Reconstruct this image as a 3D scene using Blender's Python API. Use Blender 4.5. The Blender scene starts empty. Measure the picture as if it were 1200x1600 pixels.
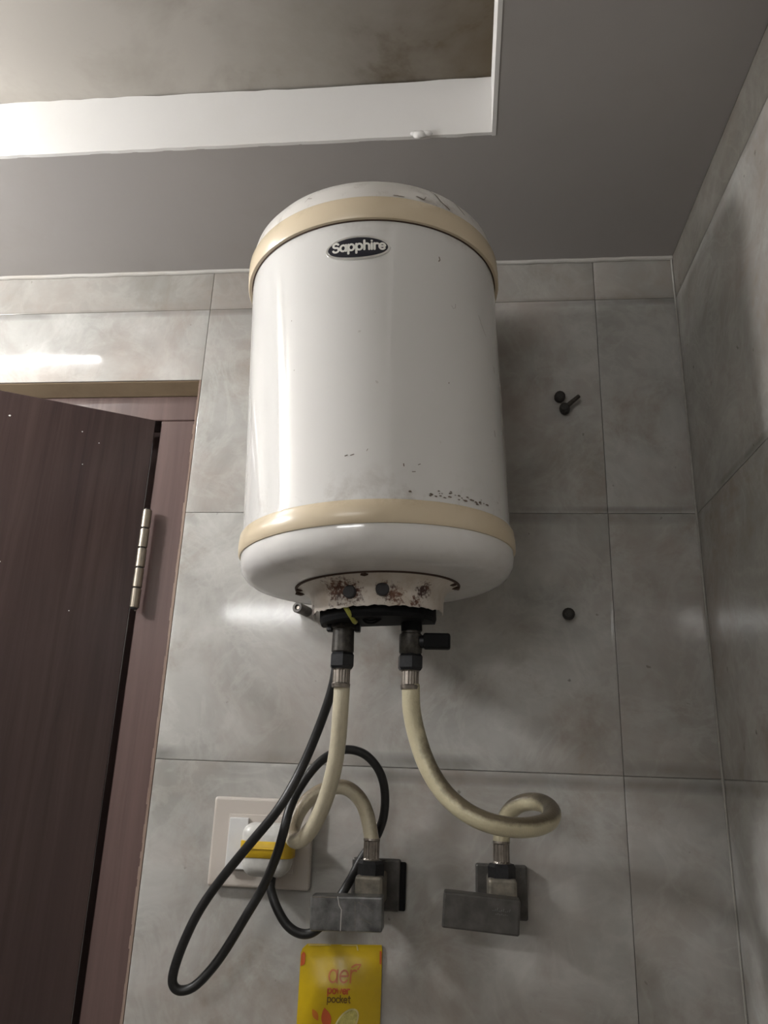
import bpy, bmesh, math, random
from mathutils import Vector, Matrix

random.seed(7)
SC = bpy.context.scene
COL = SC.collection
PI = math.pi

# ------------------------------------------------------------------ camera
cam_d = bpy.data.cameras.new('camera')
cam = bpy.data.objects.new('camera', cam_d)
COL.objects.link(cam)
cam_d.sensor_fit = 'VERTICAL'
cam_d.sensor_height = 36.0
cam_d.lens = 36.0 * 1193.46 / 1600.0
cam_d.clip_start = 0.01
right = Vector((0.9948, 0.0962, 0.0344))
fwd = Vector((-0.1022, 0.9441, 0.3134)).normalized()
up = right.cross(fwd).normalized()
right = fwd.cross(up).normalized()
M = Matrix((right, up, -fwd)).transposed().to_4x4()
M.translation = Vector((0, -0.92, 0))
cam.matrix_world = M
SC.camera = cam

# ------------------------------------------------------------------ world, exposure
w = bpy.data.worlds.new('world')
SC.world = w
w.use_nodes = True
w.node_tree.nodes['Background'].inputs[0].default_value = (0.02, 0.02, 0.022, 1)
w.node_tree.nodes['Background'].inputs[1].default_value = 1.0
SC.view_settings.view_transform = 'Standard'
SC.view_settings.look = 'None'
SC.view_settings.gamma = 1.0
SC.view_settings.use_curve_mapping = False
SC.view_settings.exposure = 2.0
LAMP_LEFT = 23.0      # emission of the tube in the raised ceiling bay
LAMP_BULB = 60.0      # emission of the bulb on the left wall
LAMP_REAR = 9.0      # emission of the tube on the wall behind the camera

# ------------------------------------------------------------------ materials
class NT:
    def __init__(s, name, rough=0.5, metal=0.0, spec=0.5):
        s.m = bpy.data.materials.new(name)
        s.m.use_nodes = True
        s.t = s.m.node_tree
        s.b = s.t.nodes['Principled BSDF']
        s.b.inputs['Roughness'].default_value = rough
        s.b.inputs['Metallic'].default_value = metal
        s.b.inputs['Specular IOR Level'].default_value = spec
    def n(s, kind, **kw):
        o = s.t.nodes.new(kind)
        for k, v in kw.items():
            setattr(o, k, v)
        return o
    def l(s, a, b):
        s.t.links.new(a, b)
    def coord(s, which='Object', scale=None):
        tc = s.n('ShaderNodeTexCoord')
        out = tc.outputs[which]
        if scale:
            mp = s.n('ShaderNodeMapping')
            mp.inputs['Scale'].default_value = scale
            s.l(out, mp.inputs['Vector'])
            out = mp.outputs[0]
        return out
    def noise(s, vec, scale, detail=4, rough=0.6, dist=0.0):
        o = s.n('ShaderNodeTexNoise')
        o.inputs['Scale'].default_value = scale
        o.inputs['Detail'].default_value = detail
        o.inputs['Roughness'].default_value = rough
        o.inputs['Distortion'].default_value = dist
        s.l(vec, o.inputs['Vector'])
        return o.outputs['Fac']
    def ramp(s, fac, a, b):
        o = s.n('ShaderNodeMapRange')
        o.inputs['From Min'].default_value = a
        o.inputs['From Max'].default_value = b
        s.l(fac, o.inputs['Value'])
        return o.outputs[0]
    def math(s, op, a, b=None):
        o = s.n('ShaderNodeMath', operation=op)
        for i, v in enumerate((a, b)):
            if v is None: continue
            if isinstance(v, (int, float)): o.inputs[i].default_value = v
            else: s.l(v, o.inputs[i])
        return o.outputs[0]
    def mix(s, fac, a, b):
        o = s.n('ShaderNodeMix', data_type='RGBA')
        if isinstance(fac, (int, float)): o.inputs[0].default_value = fac
        else: s.l(fac, o.inputs[0])
        for i, v in ((6, a), (7, b)):
            if isinstance(v, tuple): o.inputs[i].default_value = (*v, 1)
            else: s.l(v, o.inputs[i])
        return o.outputs[2]
    def base(s, c):
        if isinstance(c, tuple): s.b.inputs['Base Color'].default_value = (*c, 1)
        else: s.l(c, s.b.inputs['Base Color'])
        return s
    def bump(s, h, strength=0.2, dist=0.002):
        o = s.n('ShaderNodeBump')
        o.inputs['Strength'].default_value = strength
        o.inputs['Distance'].default_value = dist
        s.l(h, o.inputs['Height'])
        s.l(o.outputs[0], s.b.inputs['Normal'])
        return s

def plain(name, c, rough=0.5, metal=0.0, var=0.15, scale=60.0):
    t = NT(name, rough, metal)
    f = t.noise(t.coord(), scale)
    t.base(t.mix(t.ramp(f, 0.3, 0.7), tuple(x * (1 - var) for x in c), tuple(min(1, x * (1 + var)) for x in c)))
    return t.m

def plaster(name, c, stain_or_brown, amount):
    t = NT(name, 0.85, 0, 0.2)
    v = t.coord('Object')
    f = t.noise(v, 3.0, 6, 0.65, 0.4)
    g = t.noise(v, 14.0, 5, 0.7)
    a = t.math('MULTIPLY', t.ramp(f, 0.48, 0.72), t.ramp(g, 0.3, 0.7))
    t.base(t.mix(t.math('MULTIPLY', a, amount), c, stain_or_brown))
    t.bump(t.noise(v, 90, 3), 0.12, 0.001)
    return t.m

def corner_brown_ceiling(name, c, stain_or_brown):
    """old ceiling paint with a darker brown spreading from one corner of the bay"""
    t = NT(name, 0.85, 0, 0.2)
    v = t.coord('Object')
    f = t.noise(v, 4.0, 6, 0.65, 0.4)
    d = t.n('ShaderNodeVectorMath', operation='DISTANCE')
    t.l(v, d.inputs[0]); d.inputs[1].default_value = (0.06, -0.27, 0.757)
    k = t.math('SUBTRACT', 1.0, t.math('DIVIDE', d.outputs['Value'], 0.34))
    m = t.ramp(t.math('ADD', k, t.math('MULTIPLY', t.math('SUBTRACT', f, 0.5), 0.9)), -0.05, 0.9)  # brown deepens towards the corner, its edge broken by noise
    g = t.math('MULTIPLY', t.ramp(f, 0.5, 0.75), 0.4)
    t.base(t.mix(t.math('MINIMUM', t.math('ADD', t.math('MULTIPLY', m, 0.95), g), 0.95), c, stain_or_brown))
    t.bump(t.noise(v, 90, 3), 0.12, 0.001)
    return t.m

def tile_mat(name, c1, c2, stain_or_brown, amt):
    t = NT(name, 0.1, 0, 0.3)
    v0 = t.coord('Object')
    oi = t.n('ShaderNodeObjectInfo')
    sep = t.n('ShaderNodeCombineXYZ')
    t.l(t.math('MULTIPLY', oi.outputs['Random'], 9.0), sep.inputs[0])
    t.l(t.math('MULTIPLY', oi.outputs['Random'], 5.0), sep.inputs[2])
    ad = t.n('ShaderNodeVectorMath', operation='ADD')
    t.l(v0, ad.inputs[0]); t.l(sep.outputs[0], ad.inputs[1])
    v = ad.outputs[0]
    cloud = t.noise(v, 7.0, 7, 0.62, 0.9)
    col = t.mix(t.ramp(cloud, 0.3, 0.7), c1, c2)
    vein = t.noise(v, 11.0, 6, 0.6, 1.6)                       # pale veins where the noise crosses its middle
    vm = t.math('SUBTRACT', 1.0, t.math('MULTIPLY', t.math('ABSOLUTE', t.math('SUBTRACT', vein, 0.5)), 16.0))
    col = t.mix(t.math('MULTIPLY', t.ramp(vm, 0.0, 1.0), 0.16), col, tuple(min(1, x * 1.3) for x in c2))
    st = t.math('MULTIPLY', t.ramp(t.noise(v, 6.0, 6, 0.7, 0.5), 0.52, 0.74), t.ramp(t.noise(v, 30.0, 4, 0.7), 0.25, 0.65))
    col = t.mix(t.math('MULTIPLY', st, amt), col, stain_or_brown)
    speck = t.ramp(t.noise(v, 75.0, 2, 0.5), 0.73, 0.78)
    col = t.mix(t.math('MULTIPLY', speck, 0.55), col, (0.05, 0.045, 0.03))
    # grime that has settled along the horizontal joints
    gp = t.n('ShaderNodeNewGeometry'); sz = t.n('ShaderNodeSeparateXYZ'); t.l(gp.outputs['Position'], sz.inputs[0])
    acc = None
    for zc, hw in ((0.6080, 0.006), (0.2985, 0.0075), (0.3090, 0.004), (0.0040, 0.008), (-0.0125, 0.0065)):
        k = t.math('MAXIMUM', t.math('SUBTRACT', 1.0, t.math('POWER', t.math('DIVIDE', t.math('ABSOLUTE', t.math('SUBTRACT', sz.outputs[2], zc)), hw * 1.35), 1.6)), 0.0)
        acc = k if acc is None else t.math('MAXIMUM', acc, k)
    big = t.ramp(t.noise(v, 4.0, 4, 0.65, 0.3), 0.42, 0.6)
    col = t.mix(t.math('MULTIPLY', t.math('MULTIPLY', acc, big), 0.6), col, tuple(x * 0.45 for x in c1))
    tint = t.ramp(t.noise(v, 5.0, 5, 0.7, 0.2), 0.45, 0.7)
    col = t.mix(t.math('MULTIPLY', tint, 0.5), col, (c1[0] * 1.02, c1[1] * 0.83, c1[2] * 0.76))
    t.base(col)
    r = t.n('ShaderNodeMapRange')
    r.inputs['To Min'].default_value = 0.05; r.inputs['To Max'].default_value = 0.13
    t.l(cloud, r.inputs['Value']); t.l(r.outputs[0], t.b.inputs['Roughness'])
    return t.m

def wood_mat(name, c1, c2, rough=0.3):
    t = NT(name, rough, 0, 0.5)
    v = t.coord('Object', (22.0, 22.0, 0.9))
    f = t.noise(v, 2.2, 6, 0.65, 0.6)
    g = t.noise(t.coord('Object', (3.0, 3.0, 0.3)), 2.0, 3)
    col = t.mix(t.ramp(f, 0.35, 0.68), c1, c2)
    col = t.mix(t.math('MULTIPLY', t.ramp(g, 0.45, 0.7), 0.35), col, tuple(x * 1.6 for x in c2))
    t.base(col).bump(f, 0.06, 0.001)
    return t.m

def enamel(name, c, grime, bands, amt, rough=0.12):
    """glossy enamel; grime has settled along given local heights (bands: list of (height, reach))"""
    t = NT(name, rough, 0, 0.5)
    v = t.coord('Object')
    sp = t.n('ShaderNodeSeparateXYZ'); t.l(v, sp.inputs[0])
    f = t.noise(v, 38.0, 6, 0.75, 0.3)
    g = t.noise(v, 12.0, 4, 0.6)
    m = None
    for h, reach in bands:
        d = t.math('SUBTRACT', 1.0, t.math('DIVIDE', t.math('ABSOLUTE', t.math('SUBTRACT', sp.outputs[2], h)), reach))
        d = t.math('MAXIMUM', d, 0.0)
        m = d if m is None else t.math('MAXIMUM', m, d)
    k = t.ramp(t.math('ADD', t.math('MULTIPLY', f, 0.6), t.math('MULTIPLY', g, 0.6)), 0.6, 0.82)
    col = c
    if m is not None:
        col = t.mix(t.math('MULTIPLY', t.math('MULTIPLY', k, m), amt), c, grime)
    speck = t.ramp(t.noise(v, 55.0, 2, 0.5), 0.74, 0.79)
    col = t.mix(t.math('MULTIPLY', speck, 0.6), col, grime)
    t.base(col)
    return t.m

def rusty(name, c, spots):
    t = NT(name, 0.35, 0, 0.5)
    v = t.coord('Object')
    f = t.noise(v, 260.0, 5, 0.72)
    f2 = t.noise(v, 60.0, 5, 0.7)
    acc = None
    for (p, rad) in spots:
        d = t.n('ShaderNodeVectorMath', operation='DISTANCE')
        t.l(v, d.inputs[0]); d.inputs[1].default_value = p
        k = t.math('MAXIMUM', t.math('SUBTRACT', 1.0, t.math('DIVIDE', d.outputs['Value'], rad)), 0.0)
        acc = k if acc is None else t.math('MAXIMUM', acc, k)
    mask = t.ramp(t.math('ADD', t.math('MULTIPLY', f, 0.75), t.math('MULTIPLY', acc, 0.36)), 0.56, 0.68)
    rust = t.mix(t.ramp(f2, 0.4, 0.6), (0.045, 0.014, 0.010), (0.13, 0.05, 0.024))
    dust = t.mix(t.math('MULTIPLY', t.ramp(f2, 0.42, 0.7), 0.45), c, (0.36, 0.27, 0.17))
    t.base(t.mix(mask, dust, rust))
    return t.m

def hose_mat(name, clean, dust):
    """pale hose; loose dust lies on whatever faces up"""
    t = NT(name, 0.33, 0, 0.5)
    g = t.n('ShaderNodeNewGeometry')
    sp = t.n('ShaderNodeSeparateXYZ'); t.l(g.outputs['Normal'], sp.inputs[0])
    v = t.coord('Object')
    f = t.noise(v, 90.0, 5, 0.7)
    m = t.ramp(t.math('ADD', sp.outputs[2], t.math('MULTIPLY', t.math('SUBTRACT', f, 0.5), 0.6)), 0.05, 0.5)
    c = t.mix(t.ramp(f, 0.3, 0.7), clean, tuple(x * 0.88 for x in clean))
    t.base(t.mix(t.math('MULTIPLY', m, 0.9), c, dust))
    wv = t.n('ShaderNodeTexVoronoi'); wv.inputs['Scale'].default_value = 420.0
    t.l(v, wv.inputs['Vector'])
    t.bump(wv.outputs['Distance'], 0.25, 0.0008)
    return t.m

MT = {}
MT['tile'] = tile_mat('glazed_grey_marble_tile', (0.305, 0.297, 0.276), (0.485, 0.475, 0.45), (0.225, 0.165, 0.115), 0.75)
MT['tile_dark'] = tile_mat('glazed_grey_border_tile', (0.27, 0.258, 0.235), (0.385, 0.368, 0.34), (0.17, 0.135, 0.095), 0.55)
MT['tile_darkest'] = tile_mat('darkest_border_tile', (0.15, 0.14, 0.12), (0.24, 0.225, 0.2), (0.09, 0.07, 0.05), 0.6)  # darkest tone, for the top row of the right wall
MT['grout'] = plain('grey_grout', (0.36, 0.345, 0.315), 0.9)
MT['ceil'] = plaster('painted_ceiling', (0.37, 0.35, 0.333), (0.26, 0.22, 0.175), 0.25)
MT['ceil_up'] = corner_brown_ceiling('upper_ceiling_paint', (0.37, 0.345, 0.31), (0.09, 0.068, 0.042))
MT['fascia'] = plaster('white_fascia_paint', (0.72, 0.705, 0.685), (0.6, 0.57, 0.5), 0.35)
MT['plaster'] = plaster('white_plaster', (0.47, 0.45, 0.42), (0.35, 0.28, 0.2), 0.7)
MT['reveal'] = plaster('tan_mortar', (0.24, 0.18, 0.115), (0.10, 0.06, 0.04), 0.9)
MT['brick'] = plaster('raw_red_edge', (0.27, 0.20, 0.16), (0.08, 0.03, 0.025), 1.0)
MT['floor'] = plain('floor_tile', (0.35, 0.33, 0.3), 0.35)
MT['wood'] = wood_mat('dark_brown_laminate', (0.036, 0.023, 0.0225), (0.062, 0.040, 0.036), 0.22)
MT['frame'] = wood_mat('red_brown_frame_wood', (0.070, 0.046, 0.042), (0.108, 0.072, 0.066), 0.22)
MT['hinge'] = plain('aged_brass', (0.20, 0.175, 0.14), 0.38, 0.9)
MT['enamel'] = enamel('white_enamel_body', (0.66, 0.65, 0.63), (0.22, 0.17, 0.12), [(-0.109, 0.040), (0.186, 0.02)], 0.6, 0.06)
MT['enamel_top'] = enamel('white_plastic_cap', (0.66, 0.635, 0.60), (0.19, 0.14, 0.095), [(0.212, 0.06)], 0.85, 0.3)
MT['enamel_bot'] = enamel('white_enamel_base', (0.68, 0.665, 0.645), (0.3, 0.25, 0.2), [(-0.16, 0.03)], 0.3, 0.1)
MT['cream'] = enamel('cream_plastic_band', (0.635, 0.535, 0.385), (0.27, 0.185, 0.10), [(-0.108, 0.010), (0.208, 0.012)], 0.65, 0.26)
MT['gap'] = plain('dark_brown_line', (0.06, 0.032, 0.02), 0.8)
MT['scuff'] = plain('dark_scuff', (0.15, 0.115, 0.09), 0.6)
MT['black'] = NT('black_bakelite', 0.7, 0, 0.15).base((0.006, 0.006, 0.0065)).m
MT['void'] = plain('dark_hole_fill', (0.02, 0.018, 0.02), 0.55)
MT['cord'] = plain('black_rubber', (0.014, 0.0138, 0.0138), 0.42, 0, 0.3, 200)
MT['wire_y'] = plain('yellow_green_wire', (0.36, 0.36, 0.06), 0.45)
MT['brass'] = plain('tarnished_dark_brass', (0.045, 0.040, 0.034), 0.45, 0.5, 0.6, 150)
MT['blackmetal'] = plain('black_nut', (0.017, 0.017, 0.019), 0.4, 0.4, 0.4, 200)
MT['ferrule'] = plain('dull_crimped_steel', (0.27, 0.24, 0.21), 0.33, 0.85, 0.25, 150)
MT['chrome'] = plain('dirty_chrome', (0.20, 0.20, 0.20), 0.3, 0.8, 0.45, 70)
MT['chrome_d'] = plain('dull_grey_chrome', (0.085, 0.08, 0.074), 0.42, 0.5, 0.3, 70)
MT['lime'] = plain('limescaled_chrome', (0.21, 0.19, 0.155), 0.45, 0.5, 0.4, 80)
MT['hose'] = hose_mat('cream_hose', (0.55, 0.495, 0.335), (0.075, 0.055, 0.034))
MT['hose_w'] = hose_mat('pale_cream_hose', (0.56, 0.505, 0.375), (0.19, 0.15, 0.10))
MT['switch'] = enamel('ivory_switch_plate', (0.50, 0.455, 0.41), (0.28, 0.19, 0.12), [(-0.045, 0.02)], 0.5, 0.35)
MT['switch_w'] = plain('white_plastic', (0.58, 0.575, 0.565), 0.3, 0, 0.04, 40)
MT['plug_w'] = plain('grubby_white_plug', (0.54, 0.53, 0.50), 0.35, 0, 0.1, 120)
MT['yellow'] = plain('yellow_plug_band', (0.56, 0.36, 0.012), 0.4, 0, 0.06)
MT['pouch'] = plain('yellow_pouch_film', (0.50, 0.34, 0.006), 0.3, 0, 0.08, 30)
MT['orange'] = plain('orange_print', (0.52, 0.15, 0.02), 0.4, 0, 0.05)
MT['red'] = plain('red_orange_print', (0.46, 0.085, 0.02), 0.4, 0, 0.05)
MT['brownink'] = plain('brown_print', (0.13, 0.07, 0.01), 0.4, 0, 0.05)
MT['lemon'] = plain('pale_lemon_print', (0.42, 0.37, 0.11), 0.4, 0, 0.3, 260)
MT['lemonrim'] = plain('cream_print', (0.56, 0.50, 0.26), 0.4, 0, 0.05)
MT['badge'] = plain('dark_badge_enamel', (0.018, 0.018, 0.026), 0.25, 0, 0.1)
MT['silver'] = plain('silver_badge', (0.72, 0.71, 0.68), 0.28, 0.75, 0.06)
MT['letter'] = plain('silver_lettering', (0.80, 0.79, 0.74), 0.35, 0.2, 0.05)
MT['speck'] = plain('white_paint_speck', (0.75, 0.74, 0.7), 0.6)
MT['plug_g'] = plain('grey_nylon', (0.12, 0.11, 0.10), 0.6, 0, 0.3, 300)
MT['plug_d'] = plain('dark_wooden_plug', (0.030, 0.026, 0.022), 0.7, 0, 0.3, 300)
MT['steel'] = plain('rusty_dark_screw', (0.07, 0.06, 0.05), 0.5, 0.5, 0.3, 300)
def emit(name, c, s):
    t = NT(name)
    t.b.inputs['Emission Color'].default_value = (*c, 1)
    t.b.inputs['Emission Strength'].default_value = s
    return t.m
MT['tube_left'] = emit('lit_tube_left', (1.0, 1.0, 1.0), LAMP_LEFT)
MT['bulb_glow'] = emit('lit_bulb', (1.0, 1.0, 1.0), LAMP_BULB)
MT['tube_rear'] = emit('lit_tube_rear', (1.0, 1.0, 1.0), LAMP_REAR)

# ------------------------------------------------------------------ mesh helpers
def obj(name, bm, mat, parent=None, smooth=False, sharp=40):
    me = bpy.data.meshes.new(name)
    bmesh.ops.recalc_face_normals(bm, faces=bm.faces)
    if smooth:
        for f in bm.faces: f.smooth = True
        for e in bm.edges:
            if len(e.link_faces) == 2 and e.calc_face_angle(0) > math.radians(sharp):
                e.smooth = False
    bm.to_mesh(me); bm.free()
    me.materials.append(MT[mat] if isinstance(mat, str) else mat)
    o = bpy.data.objects.new(name, me)
    COL.objects.link(o)
    if parent: o.parent = parent
    return o

def tag(o, label=None, cat=None, group=None, kind=None):
    if label: o['label'] = label
    if cat: o['category'] = cat
    if group: o['group'] = group
    if kind: o['kind'] = kind
    return o

def thing(name, label, cat, loc=(0, 0, 0), group=None):
    o = bpy.data.objects.new(name, None)
    o.empty_display_size = 0.02
    COL.objects.link(o)
    o.location = loc
    return tag(o, label, cat, group)

def box(bm, lo, hi, bev=0.0, seg=2, rot=None, piv=None):
    r = bmesh.ops.create_cube(bm, size=1.0)
    vs = r['verts']
    c = [(a + b) / 2 for a, b in zip(lo, hi)]
    s = [b - a for a, b in zip(lo, hi)]
    for v in vs:
        v.co = Vector((v.co.x * s[0] + c[0], v.co.y * s[1] + c[1], v.co.z * s[2] + c[2]))
    if bev > 0:
        es = list({e for v in vs for e in v.link_edges})
        r2 = bmesh.ops.bevel(bm, geom=es, offset=bev, segments=seg, profile=0.5, affect='EDGES')
        vs = list({v for f in r2['faces'] for v in f.verts} | {v for v in vs if v.is_valid})
    if rot is not None:
        p = Vector(piv or c)
        for v in vs: v.co = rot @ (v.co - p) + p
    return vs

def bx(lo, hi, bev=0.0, seg=2, rot=None, piv=None):
    bm = bmesh.new(); box(bm, lo, hi, bev, seg, rot, piv); return bm

def lathe(bm, prof, seg=64, a0=0.0, a1=2 * PI, close=True, mat=Matrix.Identity(4)):
    """prof: list of (height, radius); angle measured from -y towards +x"""
    full = abs(a1 - a0 - 2 * PI) < 1e-6
    n = seg if full else seg + 1
    rings = []
    for h, r in prof:
        if r < 1e-6:
            rings.append([bm.verts.new(mat @ Vector((0, 0, h)))])
        else:
            rings.append([bm.verts.new(mat @ Vector((r * math.sin(a0 + (a1 - a0) * i / seg), -r * math.cos(a0 + (a1 - a0) * i / seg), h))) for i in range(n)])
    for A, B in zip(rings, rings[1:]):
        m = seg
        for i in range(m):
            j = (i + 1) % n
            if len(A) == 1 and len(B) == 1: continue
            if len(A) == 1: bm.faces.new((A[0], B[i], B[j]))
            elif len(B) == 1: bm.faces.new((A[i], A[j], B[0]))
            else: bm.faces.new((A[i], A[j], B[j], B[i]))
    return bm

def lt(prof, seg=64, **kw):
    bm = bmesh.new(); lathe(bm, prof, seg, **kw); return bm

def axis_mat(p, d):
    """matrix that takes local z to direction d at p"""
    q = Vector((0, 0, 1)).rotation_difference(Vector(d).normalized())
    return Matrix.Translation(Vector(p)) @ q.to_matrix().to_4x4()

def cyl(bm, a, b, r, seg=16, bev=0.0, r2=None):
    a, b = Vector(a), Vector(b)
    L = (b - a).length
    r2 = r if r2 is None else r2
    if bev > 0:
        pr = [(0, 0), (0, r - bev), (bev, r), (L - bev, r2), (L, r2 - bev), (L, 0)]
    else:
        pr = [(0, 0), (0, r), (L, r2), (L, 0)]
    lathe(bm, pr, seg, mat=axis_mat(a, b - a))
    return bm

def smooth_path(pts, sub=8):
    P = [Vector(p) for p in pts]
    out = []
    for i in range(len(P) - 1):
        p0 = P[i - 1] if i > 0 else P[i] * 2 - P[i + 1]
        p1, p2 = P[i], P[i + 1]
        p3 = P[i + 2] if i + 2 < len(P) else P[i + 1] * 2 - P[i]
        for k in range(sub):
            t = k / sub
            out.append(0.5 * ((2 * p1) + (p2 - p0) * t + (2 * p0 - 5 * p1 + 4 * p2 - p3) * t * t + (3 * p1 - p0 - 3 * p2 + p3) * t ** 3))
    out.append(P[-1])
    for _ in range(3):   # relax small kinks
        out = [out[0]] + [(out[i - 1] + out[i] * 2 + out[i + 1]) / 4 for i in range(1, len(out) - 1)] + [out[-1]]
    return out

def tube(bm, path, r, seg=14, cap=True):
    path = [Vector(p) for p in path]
    n = len(path)
    t = [(path[min(i + 1, n - 1)] - path[max(i - 1, 0)]).normalized() for i in range(n)]
    nrm = t[0].orthogonal().normalized()
    rings = []
    for i in range(n):
        nrm = (nrm - t[i] * nrm.dot(t[i])).normalized()
        b = t[i].cross(nrm)
        rr = r(i / (n - 1)) if callable(r) else r
        rings.append([bm.verts.new(path[i] + rr * (math.cos(2 * PI * k / seg) * nrm + math.sin(2 * PI * k / seg) * b)) for k in range(seg)])
    for A, B in zip(rings, rings[1:]):
        for k in range(seg):
            bm.faces.new((A[k], A[(k + 1) % seg], B[(k + 1) % seg], B[k]))
    if cap:
        bm.faces.new(rings[0]); bm.faces.new(rings[-1])
    return bm

def tb(path, r, seg=14):
    bm = bmesh.new(); tube(bm, path, r, seg); return bm

def disc(bm, c, r, fn, seg=12):
    vs = [bm.verts.new(fn(c[0] + r * math.cos(2 * PI * i / seg), c[1] + r * math.sin(2 * PI * i / seg))) for i in range(seg)]
    bm.faces.new(vs)

def stroke(bm, pts, hw, fn):
    """flat ribbon with round ends; fn maps (u, v) to a point on the printed surface"""
    P = [Vector((a, b)) for a, b in pts]
    n = len(P)
    ring = []
    for i in range(n):
        d = (P[min(i + 1, n - 1)] - P[max(i - 1, 0)])
        d = d.normalized() if d.length > 1e-9 else Vector((1, 0))
        q = Vector((-d.y, d.x)) * hw
        ring.append((bm.verts.new(fn(*(P[i] + q))), bm.verts.new(fn(*(P[i] - q)))))
    for a, b in zip(ring, ring[1:]):
        bm.faces.new((a[0], a[1], b[1], b[0]))
    disc(bm, P[0], hw, fn); disc(bm, P[-1], hw, fn)

def poly(bm, pts, fn):
    bm.faces.new([bm.verts.new(fn(a, b)) for a, b in pts])

def arc(cx, cy, rx, ry, a0, a1, n=14):
    return [(cx + rx * math.cos(math.radians(a0 + (a1 - a0) * i / n)), cy + ry * math.sin(math.radians(a0 + (a1 - a0) * i / n))) for i in range(n + 1)]

# a small round-stroke alphabet: x-height 1, (strokes, advance)
GL = {
    'S': ([arc(0.42, 1.08, 0.38, 0.34, 25, 270, 16) + arc(0.42, 0.36, 0.42, 0.38, 90, -160, 16)], 1.0),
    'a': ([arc(0.42, 0.5, 0.40, 0.5, 0, 360, 22), [(0.84, 1.0), (0.84, 0.0)]], 1.08),
    'p': ([arc(0.46, 0.5, 0.40, 0.5, 0, 360, 22), [(0.04, 1.0), (0.04, -0.5)]], 1.08),
    'h': ([[(0.04, 1.5), (0.04, 0.0)], arc(0.38, 0.62, 0.34, 0.36, 180, 0, 12) + [(0.72, 0.0)]], 0.98),
    'i': ([[(0.05, 1.0), (0.05, 0.0)], [(0.05, 1.40), (0.05, 1.42)]], 0.34),
    'r': ([[(0.04, 1.0), (0.04, 0.0)], arc(0.38, 0.62, 0.34, 0.36, 180, 60, 8)], 0.66),
    'e': ([[(0.05, 0.52), (0.80, 0.52)] + arc(0.42, 0.5, 0.40, 0.48, 5, 320, 20)], 1.0),
    'o': ([arc(0.44, 0.5, 0.42, 0.5, 0, 360, 22)], 1.06),
    'w': ([[(0.0, 1.0), (0.28, 0.0), (0.56, 0.9), (0.84, 0.0), (1.12, 1.0)]], 1.34),
    'c': ([arc(0.44, 0.5, 0.42, 0.5, 45, 315, 16)], 0.92),
    'k': ([[(0.04, 1.5), (0.04, 0.0)], [(0.62, 1.0), (0.06, 0.45)], [(0.26, 0.62), (0.66, 0.0)]], 0.86),
    't': ([[(0.26, 1.4), (0.26, 0.22), (0.36, 0.03), (0.52, 0.0)], [(0.0, 1.0), (0.54, 1.0)]], 0.72),
}
def write(bm, word, u0, v0, size, hw, fn, gap=0.0, slope=0.0):
    x = 0.0
    for ch in word:
        st, adv = GL[ch]
        for s in st:
            stroke(bm, [(u0 + (x + a) * size, v0 + b * size + (x + a) * size * slope) for a, b in s], hw, fn)
        x += adv + gap
    return x * size

def copy_tree(o, parent=None):
    c = o.copy(); COL.objects.link(c); c.parent = parent
    for ch in list(o.children): copy_tree(ch, c)
    return c

# ------------------------------------------------------------------ room dimensions (metres, camera height is z = 0)
XL, XR = -1.16, 0.2853          # left and right wall
YB, YF = 0.0, -2.05             # wall with the heater, wall behind the camera
ZF, ZC, ZU = -1.45, 0.6754, 0.757
OX0, OX1, OZ = -1.12, -0.3652, 0.4990   # door opening
JY = [0.6113, 0.3044, -0.0033, -0.311, -0.6187, -0.9264, -1.2341]   # horizontal tile joints
JX = [-0.9017, -0.3612, 0.1793]         # vertical tile joints on the wall with the heater
G = 0.0003                              # half a joint
TT = 0.008                               # tile thickness

def tile_bm(u0, u1, v0, v1, place):
    """one glazed tile with a softly pillowed edge; place(u, v, d) gives the point d metres proud of the wall face"""
    bm = bmesh.new()
    steps = [(0.0, -TT), (0.0, -0.0008), (0.0008, -0.0005), (0.004, -0.00025), (0.012, 0.0)]
    lim = 0.3 * min(u1 - u0, v1 - v0)
    rings = []
    for ins, d in steps:
        k = min(ins, lim)
        rings.append([bm.verts.new(place(u, v, d)) for u, v in ((u0 + k, v0 + k), (u1 - k, v0 + k), (u1 - k, v1 - k), (u0 + k, v1 - k))])
    for A, B in zip(rings, rings[1:]):
        for i in range(4):
            bm.faces.new((A[i], A[(i + 1) % 4], B[(i + 1) % 4], B[i]))
    bm.faces.new(rings[-1]); bm.faces.new(rings[0])
    return bm

def structure(name, bm, mat, parent=None):
    o = obj(name, bm, mat, parent)
    if parent is None: o['kind'] = 'structure'
    return o

# ------------------------------------------------------------------ back wall (with the heater)
bm = bmesh.new()
T = 0.10
box(bm, (OX1, TT * 0.75, ZF), (XR + 0.1, T, ZU + 0.06))
box(bm, (XL - 0.1, TT * 0.75, OZ), (OX1, T, ZU + 0.06))
box(bm, (XL - 0.1, TT * 0.75, ZF), (OX0, T, OZ))
wall_back = structure('wall_back', bm, 'grout')
wall_back['label'] = 'grey marbled tile wall carrying the heater'

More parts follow.
